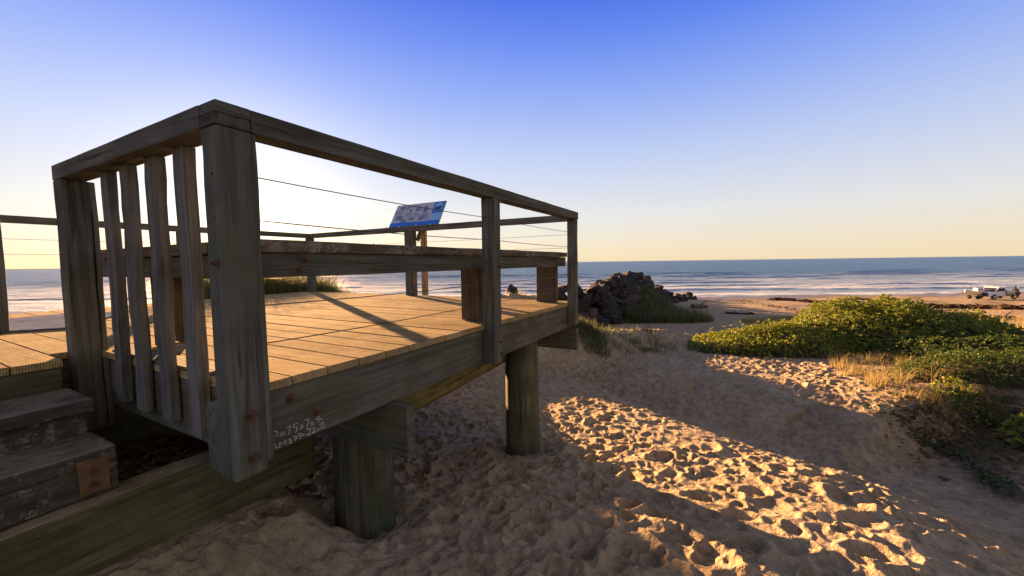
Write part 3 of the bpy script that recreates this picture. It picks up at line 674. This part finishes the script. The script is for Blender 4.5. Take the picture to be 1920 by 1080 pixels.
# ------------------------------------------------------------------ grass
def grass(name, spots, mat, h, n, label, cat='grass', spread=.16, wid=.005, lean=.55, kind='stuff', wind=(0.0, 0.0), group=None):
    """spots: list of (x, y, scale)"""
    V = []; F = []
    for (x, y, s_) in spots:
        for _ in range(max(3, int(n * random.uniform(.7, 1.3)))):
            a = random.random() * 6.283; r0 = spread * s_ * math.sqrt(random.random()); bx = x + r0 * math.cos(a); by = y + r0 * math.sin(a); bz = ground(bx, by) - .02
            la = a + random.uniform(-.8, .8); L = h * s_ * random.uniform(.5, 1.15); ln = lean * random.uniform(.2, 1.2)
            dx = math.cos(la) * ln + wind[0]; dy = math.sin(la) * ln + wind[1]; wx = -math.sin(la) * wid; wy = math.cos(la) * wid; k = len(V)
            for q, t in enumerate((0, .35, .7, 1.0)):
                cx_ = bx + dx * L * t * t; cy_ = by + dy * L * t * t; cz_ = bz + L * (t - .28 * ln * t * t); ww = 1 - t * .85
                V += [(cx_ - wx * ww, cy_ - wy * ww, cz_), (cx_ + wx * ww, cy_ + wy * ww, cz_)]
            for q in range(3): F.append((k + 2 * q, k + 2 * q + 1, k + 2 * q + 3, k + 2 * q + 2))
    o = np_mesh(name, V, F, mat)
    return tag(o, label, cat, group, kind)
def around(px, py, n, rl, rd, s0=.7, s1=1.2):
    p = gp(px, py); out = []
    for _ in range(n):
        a = random.random() * 6.28; r = math.sqrt(random.random()); q = p[:2] + LT * rl * r * math.cos(a) + FW * rd * r * math.sin(a); out.append((q[0], q[1], random.uniform(s0, s1)))
    return out
# behind the deck, along the dune top
sp = []
for px in range(372, 662, 4):
    d = wray(px, 545); dd = d[:2] / np.hypot(*d[:2]); tt = (4.95 - CAM[1]) / dd[1]
    for r_ in ((.15, .3, .5, .7, .9, 1.4) if px < 540 else (.15, .5, .9, 1.4)):
        q = CAM[:2] + dd * (tt + r_ + random.uniform(-.2, .2)); sp.append((q[0], q[1], random.uniform(.7, 1.15) * (.75 if px > 620 else 1.15 if px < 540 else 1)))
grass('dune_grass', sp, [M['greengrass']], .62, 46, 'green beach grass on the dune behind the deck', spread=.16)
grass('dune_grass', sp[::3], [M['drygrass']], .58, 22, 'yellow tipped beach grass mixed on the dune behind the deck', spread=.2)
q = [(*(CAM[:2] + (wray(px, 550)[:2] / np.hypot(*wray(px, 550)[:2])) * r), .6) for px in (975, 985, 1000, 1008, 1020, 948) for r in (10.5, 11.2)]
grass('dune_grass', q, [M['drygrass']], .28, 18, 'thin dry grass just showing over the far deck edge', spread=.2)
# mounds by the rock wall
sp = around(1235, 588, 330, 2.6, 4.0) + around(1270, 598, 90, 2.0, 2.0, .5, .8); grass('marram_grass', sp, [M['greengrass']], .75, 26, 'dark green grass mound in front of the rock wall', spread=.35, wid=.012)
sp = around(1140, 585, 260, 2.6, 2.4, .5, .8) + around(1190, 588, 60, 1.6, 1.0, .3, .6); grass('creeping_plants', sp, [M['vine'], ], .28, 26, 'low green plants at the foot of the near boulders', 'ground cover', spread=.35, wid=.02, lean=1.2)
sp = around(1105, 632, 60, .6, .8, .6, 1.0) + around(1092, 612, 30, .5, .6, .6, 1.); grass('marram_grass', sp, [M['greengrass']], .42, 26, 'grey green grass on the sand hump right of the end post', spread=.2, wid=.006)
sp = around(1180, 632, 90, 1.3, 1.6, .4, .8); grass('marram_grass', sp, [M['greengrass']], .34, 16, 'sparse grey green grass patch beside the sandy path', spread=.3, wid=.006)
# golden tufts on the right bank
TUFTS = [(1560, 672), (1585, 690), (1610, 678), (1640, 684), (1650, 712), (1600, 702), (1690, 700), (1725, 690), (1740, 712), (1662, 722), (1535, 668), (1760, 700), (1575, 662)]
for px, py in TUFTS:
    g1 = around(px, py, 5, .35, .3, .7, 1.1); grass('grass_tuft', g1, [M['drygrass']], .32, 30, None, 'grass tuft', spread=.12, wid=.0055, lean=.7, kind=None, wind=(.25, -.2), group='golden grass tufts in front of the large green shrub')['label'] = 'golden grass tuft on the sand in front of the large shrub'
for px, py, s_ in ((1770, 778, .8), (1790, 790, .8), (1820, 752, .6), (1700, 745, .7), (1745, 765, .6), (1850, 770, .7), (1655, 745, .5), (1765, 815, .4)):
    g1 = around(px, py, 3, .12, .12, s_, s_ * 1.2); grass('grass_tuft', g1, [M['drygrass']], .32, 20, None, 'grass tuft', spread=.09, wid=.0035, lean=.9, kind=None, wind=(.25, -.2), group='sparse grass tufts among the vines')['label'] = 'small pale grass tuft among the creeping vines on the right bank'
sp = around(1880, 612, 420, 9, 4.0, .5, 1.) + around(1500, 600, 200, 3.5, .8, .6, 1.) + around(1440, 606, 60, 1.5, .8, .6, 1.)
grass('dry_grass', sp, [M['drygrass']], .45, 14, 'pale dry grass beyond the large shrub', spread=.4, wid=.012)

# ------------------------------------------------------------------ shrubs
def shrub(name, cl, cD, rl, rD, h, nros, leaf, mat, label, group=None, nl=7):
    c = ld(cl, cD); root = thing(name, (c[0], c[1], ground(*c)), label, 'shrub', group)
    def surf(a, b):  # unit disc -> height factor
        r = math.hypot(a, b); f = max(0, 1 - r ** 2.4) ** .75
        return max(0, f * (1 + .55 * float(fbm(np.float64(a * rl * 1.1 + cl), np.float64(b * rD * 1.1), 13, 4))))
    V = []; F = []; r0 = root.location
    n = 26; UV = []; UF = []
    for i in range(n + 1):
        for j in range(n + 1):
            a = -1.02 + 2.04 * i / n; b = -1.02 + 2.04 * j / n; k = max(abs(a), abs(b), 1e-6); kk = k / max(math.hypot(a, b), 1e-6); a2, b2 = a * kk, b * kk
            q = ld(cl + rl * a2 * .97, cD + rD * b2 * .97); UV.append((q[0] - r0[0], q[1] - r0[1], ground(*q) - r0[2] + h * surf(a2, b2) * .80 - .05))
    o = np_mesh('stems', UV, quads(n + 1, n + 1)[:, ::-1], M['twig'], root)
    for _ in range(nros):
        th = random.random() * 6.283; r = math.sqrt(random.random()) * 1.0; a, b = r * math.cos(th), r * math.sin(th)
        s = surf(a, b); q = ld(cl + rl * a, cD + rD * b); dep = random.random() ** 2 * .25
        z = ground(*q) - r0[2] + h * s * (1 - dep) + random.uniform(-.04, .10) * (1 + (random.random() < .06) * 1.2)
        # outward direction
        nx = (LT * a / rl + FW * b / rD) * h * r * 2.2; up = Vector((nx[0], nx[1], 1.0)).normalized(); up = (up + Vector((random.uniform(-.45, .45), random.uniform(-.45, .45), random.uniform(-.1, .4)))).normalized()
        rot = up.to_track_quat('Z', 'Y').to_matrix(); P = Vector((q[0] - r0[0], q[1] - r0[1], z)); ph = random.random() * 6.28
        for k in range(nl):
            an = ph + k * 6.283 / nl + random.uniform(-.3, .3); L = leaf * random.uniform(.65, 1.15); tilt = random.uniform(.35, 1.15)
            d = Vector((math.cos(an) * math.sin(tilt), math.sin(an) * math.sin(tilt), math.cos(tilt))); e = Vector((-math.sin(an), math.cos(an), 0))
            i0 = len(V); w_ = L * .23
            V += [P + rot @ (d * .008), P + rot @ (d * L * .6 + e * w_), P + rot @ (d * L + Vector((0, 0, -L * .12))), P + rot @ (d * L * .6 - e * w_)]; F.append((i0, i0 + 1, i0 + 2, i0 + 3))
    np_mesh('foliage', [tuple(v) for v in V], F, mat, root)
    return root
shrub('beach_shrub', 11.6, 12.2, 3.7, 2.6, 1.2, 10500, .078, M['leaf'], 'large mounded green shrub right of the sandy path')
shrub('beach_shrub', 7.9, 11.8, 2.5, 1.8, .62, 4200, .075, M['leaf'], 'low yellow green shrub at the left end of the large shrub')
shrub('beach_shrub', 12.4, 9.4, 3.6, 1.7, .5, 5200, .072, M['leafd'], 'dark green low shrub in front of the large mounded one')
shrub('beach_shrub', 9.3, 7.1, 2.3, .95, .36, 2300, .06, M['leafd'], 'flat dark green shrub at the right edge behind the vines')
p = gp(1800, 752); lt_, D_ = to_ld(p[0], p[1]); shrub('beach_shrub', lt_, D_, .42, .30, .16, 110, .055, M['leaf'], 'tiny green shrub among the vines between the dark shrub and the sand')
p = gp(1868, 790); lt_, D_ = to_ld(p[0], p[1]); shrub('beach_shrub', lt_, D_, .38, .26, .13, 90, .05, M['leafd'], 'tiny dark shrub on the vine covered bank left of the bright yellow green one')
p = gp(1915, 850); lt_, D_ = to_ld(p[0], p[1]); shrub('beach_shrub', lt_ + .42, D_ + .1, .40, .34, .38, 180, .075, M['leafb'], 'small bright yellow green shrub at the right edge of the sand')
# ------------------------------------------------------------------ vines on the bank
def vines():
    V = []; F = []; SV = MB()
    runs = [((1640, 778), (1700, 790), (1760, 826), (1830, 870)), ((1700, 800), (1780, 850), (1850, 900), (1900, 935)), ((1720, 760), (1790, 800), (1850, 840), (1915, 880)),
            ((1760, 745), (1830, 770), (1900, 800)), ((1780, 725), (1850, 742), (1915, 750)), ((1840, 880), (1880, 920), (1910, 945)), ((1700, 735), (1770, 752), (1840, 790)), ((1800, 860), (1860, 905), (1917, 925))]
    for rn in runs:
        P = [gp(*q) for q in rn]; pts = []
        for a, b in zip(P[:-1], P[1:]):
            for t in np.linspace(0, 1, 9)[:-1]:
                q = a[:2] + (b[:2] - a[:2]) * t; q = q + rng.normal(0, .035, 2); pts.append((q[0], q[1], ground(*q) + .012 + .02 * random.random()))
        for a, b in zip(pts[:-1], pts[1:]): SV.tube(a, b, .005, n=5, cap=False)
        for (x, y, z) in pts:
            for _ in range(random.randint(4, 13)):
                a = random.random() * 6.28; L = random.uniform(.03, .065); d = Vector((math.cos(a), math.sin(a), random.uniform(.0, .7))); e = Vector((-math.sin(a), math.cos(a), random.uniform(-.3, .3)))
                P0 = Vector((x + random.gauss(0, .09), y + random.gauss(0, .09), 0)); P0.z = ground(P0.x, P0.y) + random.uniform(.015, .06); k = len(V)
                V += [P0, P0 + d * L * .6 + e * L * .35, P0 + d * L, P0 + d * L * .6 - e * L * .35]; F.append((k, k + 1, k + 2, k + 3))
    o = np_mesh('creeping_vine', [tuple(v) for v in V], F, M['vine']); tag(o, 'creeping green vine leaves trailing over the sandy bank', 'ground cover', kind='stuff')
    tag(SV.build('vine_runners', M['twig']), 'thin brown vine runners trailing over the sandy bank', 'vine', kind='stuff')
    V = []; F = []
    for _ in range(1500):
        px = random.uniform(1680, 1920); py = 700 + (px - 1680) * .25 + random.uniform(0, 130); p = gp(px, py) if _ < 220 else None
        if p is None:
            b0 = BP[random.randrange(len(BP))]; p = (b0[0] + random.gauss(0, .22), b0[1] + random.gauss(0, .22))
        else: BP.append(p)
        z = ground(p[0], p[1]) + random.uniform(.008, .04); a = random.random() * 6.28; L = random.uniform(.02, .06); k = len(V)
        d = np.array([math.cos(a), math.sin(a), random.uniform(-.15, .5)]); e = np.array([-math.sin(a), math.cos(a), random.uniform(-.2, .2)]); c = np.array([p[0], p[1], z])
        V += [c - d * L, c + e * L * .35, c + d * L, c - e * L * .35]; F.append((k, k + 1, k + 2, k + 3))
    tag(np_mesh('plant_litter', V, F, M['litter']), 'brown dead leaves and twigs strewn under the vines', 'leaf litter', kind='stuff')
BP = []
vines()
p = gp(1772, 898); b = MB(); tag(MB().obox((p[0], p[1], p[2] + .012), (.10, .05, .025), Matrix.Rotation(.6, 3, 'Z'), .01).build('bark_piece', M['drift']), 'dark flat piece of bark lying on the sand', 'bark')

# ------------------------------------------------------------------ beach wrack and driftwood
def wrack(name, line, n, wdt, size, label):
    P = [gp(*q) for q in line]; V = []; F = []
    for _ in range(n):
        k = random.randrange(len(P) - 1); t = random.random(); q = P[k][:2] * (1 - t) + P[k + 1][:2] * t
        cl = float(fbm(np.float64(q[0] * .9), np.float64(q[1] * .9), 71, 3)); 
        if cl < -.12: continue
        q = q + FW * random.gauss(0, wdt) + LT * random.gauss(0, wdt * .6); z = ground(*q) + abs(random.gauss(0, size * .35)) + .02; a = random.random() * 6.28; s_ = size * random.uniform(.4, 1.3); i = len(V)
        d = np.array([math.cos(a), math.sin(a), random.uniform(-.5, .5)]); e = np.array([-math.sin(a) * .3, math.cos(a) * .3, random.uniform(.1, .7)]); c = np.array([q[0], q[1], z])
        V += [c - d * s_, c - e * s_ * .4, c + d * s_, c + e * s_ * .4]; F.append((i, i + 1, i + 2, i + 3))
    tag(np_mesh(name, V, F, M['weed']), label, 'seaweed', kind='stuff')
wrack('seaweed_line', ((1450, 563), (1500, 565), (1560, 570), (1620, 572)), 2600, .6, .32, 'dark line of washed up seaweed on the shaded beach')
wrack('seaweed_line', ((1730, 577), (1800, 577), (1860, 579), (1919, 581)), 4200, .8, .32, 'thick dark seaweed bank on the sunlit beach below the car')
wrack('seaweed_patches', ((1330, 584), (1370, 588), (1410, 590)), 500, .35, .22, 'small dark seaweed scraps on shaded sand near the grass mound')
wrack('seaweed_patches', ((1340, 563), (1400, 565), (1450, 575), (1540, 590)), 350, .8, .18, 'thin scattered seaweed scraps across the shaded beach')
def driftlog(px0, py0, px1, py1, r, label, up=.0):
    a = gp(px0, py0); c = gp(px1, py1); root = thing('driftwood_log', (a[0], a[1], a[2]), label, 'driftwood')
    log('trunk', (a[0], a[1], a[2] + r * .7), (c[0], c[1], c[2] + r * .7 + up), r, r * .7, M['drift'], root, n=12, seg=10, flat=.3)
    m_ = (a + c) / 2; MB().tube((m_[0], m_[1], m_[2] + r), (m_[0] + LT[0] * r * 3, m_[1] + LT[1] * r * 3, m_[2] + r * 3.2), r * .25, r * .1, 6).build('branch', M['drift'], root)
driftlog(1860, 600, 1902, 600, .16, 'long dark driftwood log on the sunlit sand beyond the shrub')
driftlog(1298, 578, 1324, 578, .28, 'short thick dark log on the beach right of the grass mound')
driftlog(1450, 561, 1492, 562, .16, 'thin dark log lying in the seaweed line on the shaded beach')
driftlog(1565, 562, 1632, 562, .14, 'long thin log lying level behind the large shrub on the beach')

# ------------------------------------------------------------------ car, trailer, person
def car():
    p = gp(1868, 561); fx = -LT * .97 - FW * .02; ang = math.atan2(fx[1], fx[0])
    root = thing('utility_truck', (p[0], p[1], ground(p[0], p[1]) + .02), 'white utility truck with flat tray parked on the beach near the water', 'truck'); root.rotation_euler = (0, 0, ang); root.scale = (.84, .92, .92)
    def pr(name, prof, y0, y1, mat, par, bev=.04):
        b = bmesh.new(); v0 = [b.verts.new((x, y0, z)) for x, z in prof]; v1 = [b.verts.new((x, y1, z)) for x, z in prof]; n = len(prof)
        b.faces.new(v0); b.faces.new(v1[::-1])
        for k in range(n): b.faces.new((v0[k], v1[k], v1[(k + 1) % n], v0[(k + 1) % n]))
        bmesh.ops.recalc_face_normals(b, faces=b.faces[:]); bmesh.ops.bevel(b, geom=b.edges[:], offset=bev, segments=2, affect='EDGES')
        me = bpy.data.meshes.new(name); b.to_mesh(me); b.free(); return link(name, me, mat, par)
    W0 = .85
    body = pr('cab', [(2.35, .45), (2.40, .95), (2.25, 1.08), (1.35, 1.16), (.95, 1.68), (.80, 1.74), (-.15, 1.74), (-.25, 1.6), (-.28, .50)], -W0, W0, M['white'], root)
    pr('bonnet', [(2.22, 1.07), (1.40, 1.155), (1.38, 1.19), (2.22, 1.11)], -.75, .75, M['bluestripe'], root, .008)
    for sy in (-1, 1):
        pr('side_window', [(1.15, 1.18), (.88, 1.58), (-.08, 1.60), (-.12, 1.18)], sy * W0 - .012, sy * W0 + .012, M['glass'], root, .005)
        MB_local('mirror', (1.15, sy * (W0 + .12), 1.22), (.08, .18, .16), M['dark'], root)
        MB_local('headlight', (2.37, sy * .65, .85), (.06, .24, .14), M['cream'], root)
    pr('windscreen', [(1.36, 1.19), (1.38, 1.19), (1.0, 1.66), (.97, 1.66)], -.72, .72, M['glass'], root, .004)
    MB_local('bull_bar', (2.50, 0, .72), (.08, 1.5, .45), M['dark'], root)
    MB_local('tray', (-1.35, 0, .86), (2.1, 1.8, .10), M['dark'], root)
    for x_, sx in ((-.34, .04), (-2.38, .04)): MB_local('tray_board', (x_, 0, 1.05), (sx, 1.78, .30), M['navy'], root)
    for sy in (-1, 1): MB_local('tray_side', (-1.36, sy * .88, 1.04), (2.0, .03, .24), M['white'] if sy > 0 else M['steel'], root)
    MB_local('chassis', (-.2, 0, .55), (4.6, .9, .16), M['dark'], root)
    for x_ in (1.55, -1.65):
        for sy in (-1, 1):
            b = MB(); b.tube((x_, sy * .92, .37), (x_, sy * .68, .37), .37, n=28); t = b.build_local('wheel', M['dark'], root)
            b = MB(); b.tube((x_, sy * .935, .37), (x_, sy * .90, .37), .20, n=18); b.build_local('rim', M['galv'], t)
    rk = None
    b = MB()
    for x_ in (-.1, .75): b.tube((x_, -.75, 1.90), (x_, .75, 1.90), .022, n=8); b.tube((x_, -.75, 1.90), (x_, -.75, 1.70), .02, n=8); b.tube((x_, .75, 1.9), (x_, .75, 1.7), .02, n=8)
    for y_ in (-.75, -.25, .25, .75): b.tube((-2.2, y_, 1.93), (1.1, y_, 1.93), .022, n=8)
    for y_ in (-.85, .85): b.tube((-2.3, y_, .9), (-2.2, y_ * .9, 1.93), .025, n=8)
    b.build_local('roof_rack', M['white'], root)
def _bl(s, name, mat, parent):
    me = bpy.data.meshes.new(name); s.bm.to_mesh(me); s.bm.free(); return link(name, me, mat, parent)
MB.build_local = _bl
def MB_local(name, c, size, mat, parent): return MB().obox(c, size, None, min(size) * .2).build_local(name, mat, parent)
car()
def boat():
    p = gp(1831, 561); fx = -LT * .95 + FW * .2; ang = math.atan2(fx[1], fx[0])
    root = thing('boat_trailer', (p[0], p[1], ground(p[0], p[1]) + .02), 'small two wheeled trailer under the cream boat on the beach', 'trailer'); root.rotation_euler = (0, 0, ang)
    b = MB(); b.obox((0, .35, .38), (2.3, .06, .06)); b.obox((0, -.35, .38), (2.3, .06, .06)); b.obox((-1.5, 0, .38), (.9, .06, .06)); b.obox((.4, 0, .38), (.06, 1.3, .06)); b.build_local('frame', M['steel'], root)
    for sy in (-1, 1): MB().tube((.35, sy * .66, .26), (.35, sy * .50, .26), .26, n=20).build_local('wheel', M['dark'], root)
    r2 = thing('small_boat', (p[0], p[1], ground(p[0], p[1]) + .45), 'small cream boat with low windscreen sitting on its trailer beside the white truck', 'boat'); r2.rotation_euler = (0, 0, ang)
    b = bmesh.new(); secs = [(-1.2, .58, .10, .62), (-.5, .62, .05, .62), (.3, .60, .04, .66), (.9, .42, .12, .74), (1.35, .04, .35, .84)]; rings = []
    for x_, hw, zb, zt in secs: rings.append([b.verts.new(q) for q in ((x_, -hw, zt), (x_, -hw * .85, zb + .22), (x_, 0, zb), (x_, hw * .85, zb + .22), (x_, hw, zt), (x_, 0, zt + .03))])
    for r_, q_ in zip(rings[:-1], rings[1:]):
        for k in range(6): b.faces.new((r_[k], r_[(k + 1) % 6], q_[(k + 1) % 6], q_[k]))
    b.faces.new(rings[0][::-1]); b.faces.new(rings[-1]); bmesh.ops.recalc_face_normals(b, faces=b.faces[:])
    me = bpy.data.meshes.new('hull'); b.to_mesh(me); b.free(); link('hull', me, M['cream'], r2)
    MB_local('cabin', (-.15, 0, .85), (.75, .8, .36), M['white'], r2); MB_local('window', (-.05, 0, .92), (.6, .82, .14), M['glass'], r2); MB_local('motor', (-1.35, 0, .6), (.25, .3, .55), M['dark'], r2)
boat()
def person():
    p = gp(1908, 562); g0 = ground(p[0], p[1]); root = thing('person', (p[0], p[1], g0), 'person in a dark top and shorts bending towards the back of the truck', 'person'); root.rotation_euler = (0, 0, math.atan2(-LT[1], -LT[0]))
    J = {'pel': (0, 0, .92, .14), 'sp': (.10, 0, 1.15, .15), 'ch': (.24, 0, 1.36, .155), 'nk': (.33, 0, 1.50, .06), 'hd': (.40, 0, 1.62, .10), 'ht': (.42, 0, 1.74, .08),
         'hl': (0, .10, .86, .10), 'kl': (.16, .13, .48, .065), 'al': (.02, .14, .08, .042), 'tl': (.18, .15, .03, .035), 'hr': (0, -.10, .86, .10), 'kr': (-.10, -.13, .47, .065), 'ar': (-.26, -.14, .09, .042), 'tr': (-.12, -.15, .03, .035),
         'sl': (.24, .20, 1.40, .06), 'el': (.42, .24, 1.18, .045), 'wl': (.66, .20, 1.12, .03), 'fl': (.76, .20, 1.11, .025), 'sr': (.24, -.20, 1.40, .06), 'er': (.40, -.25, 1.17, .045), 'wr': (.64, -.22, 1.10, .03), 'fr': (.74, -.22, 1.09, .025)}
    E_ = 'pel-sp sp-ch ch-nk nk-hd hd-ht pel-hl hl-kl kl-al al-tl pel-hr hr-kr kr-ar ar-tr ch-sl sl-el el-wl wl-fl ch-sr sr-er er-wr wr-fr'.split()
    def skin(name, keys, edges, mat, par, grow=0.0):
        idx = {k: i for i, k in enumerate(keys)}; me = bpy.data.meshes.new(name); me.from_pydata([J[k][:3] for k in keys], [(idx[e.split('-')[0]], idx[e.split('-')[1]]) for e in edges], [])
        o = link(name, me, mat, par); m_ = o.modifiers.new('skin', 'SKIN'); o.modifiers.new('sub', 'SUBSURF').levels = 2; o.modifiers['sub'].render_levels = 2
        for k, i in idx.items():
            sv = me.skin_vertices[0].data[i]; sv.radius = (J[k][3] + grow,) * 2; sv.use_root = (i == 0)
        return o
    skin('body', list(J), E_, M['skin'], root)
    skin('shirt', ['sp', 'ch', 'sl', 'sr', 'el', 'er'], ['sp-ch', 'ch-sl', 'ch-sr', 'sl-el', 'sr-er'], M['maroon'], root, .025)
    skin('shorts', ['pel', 'hl', 'hr', 'kl', 'kr'], ['pel-hl', 'pel-hr', 'hl-kl', 'hr-kr'], M['navy'], root, .025)
    MB().tube((.36, 0, 1.70), (.43, 0, 1.80), .10, .06, 12).build_local('hair', M['dark'], root)
person()
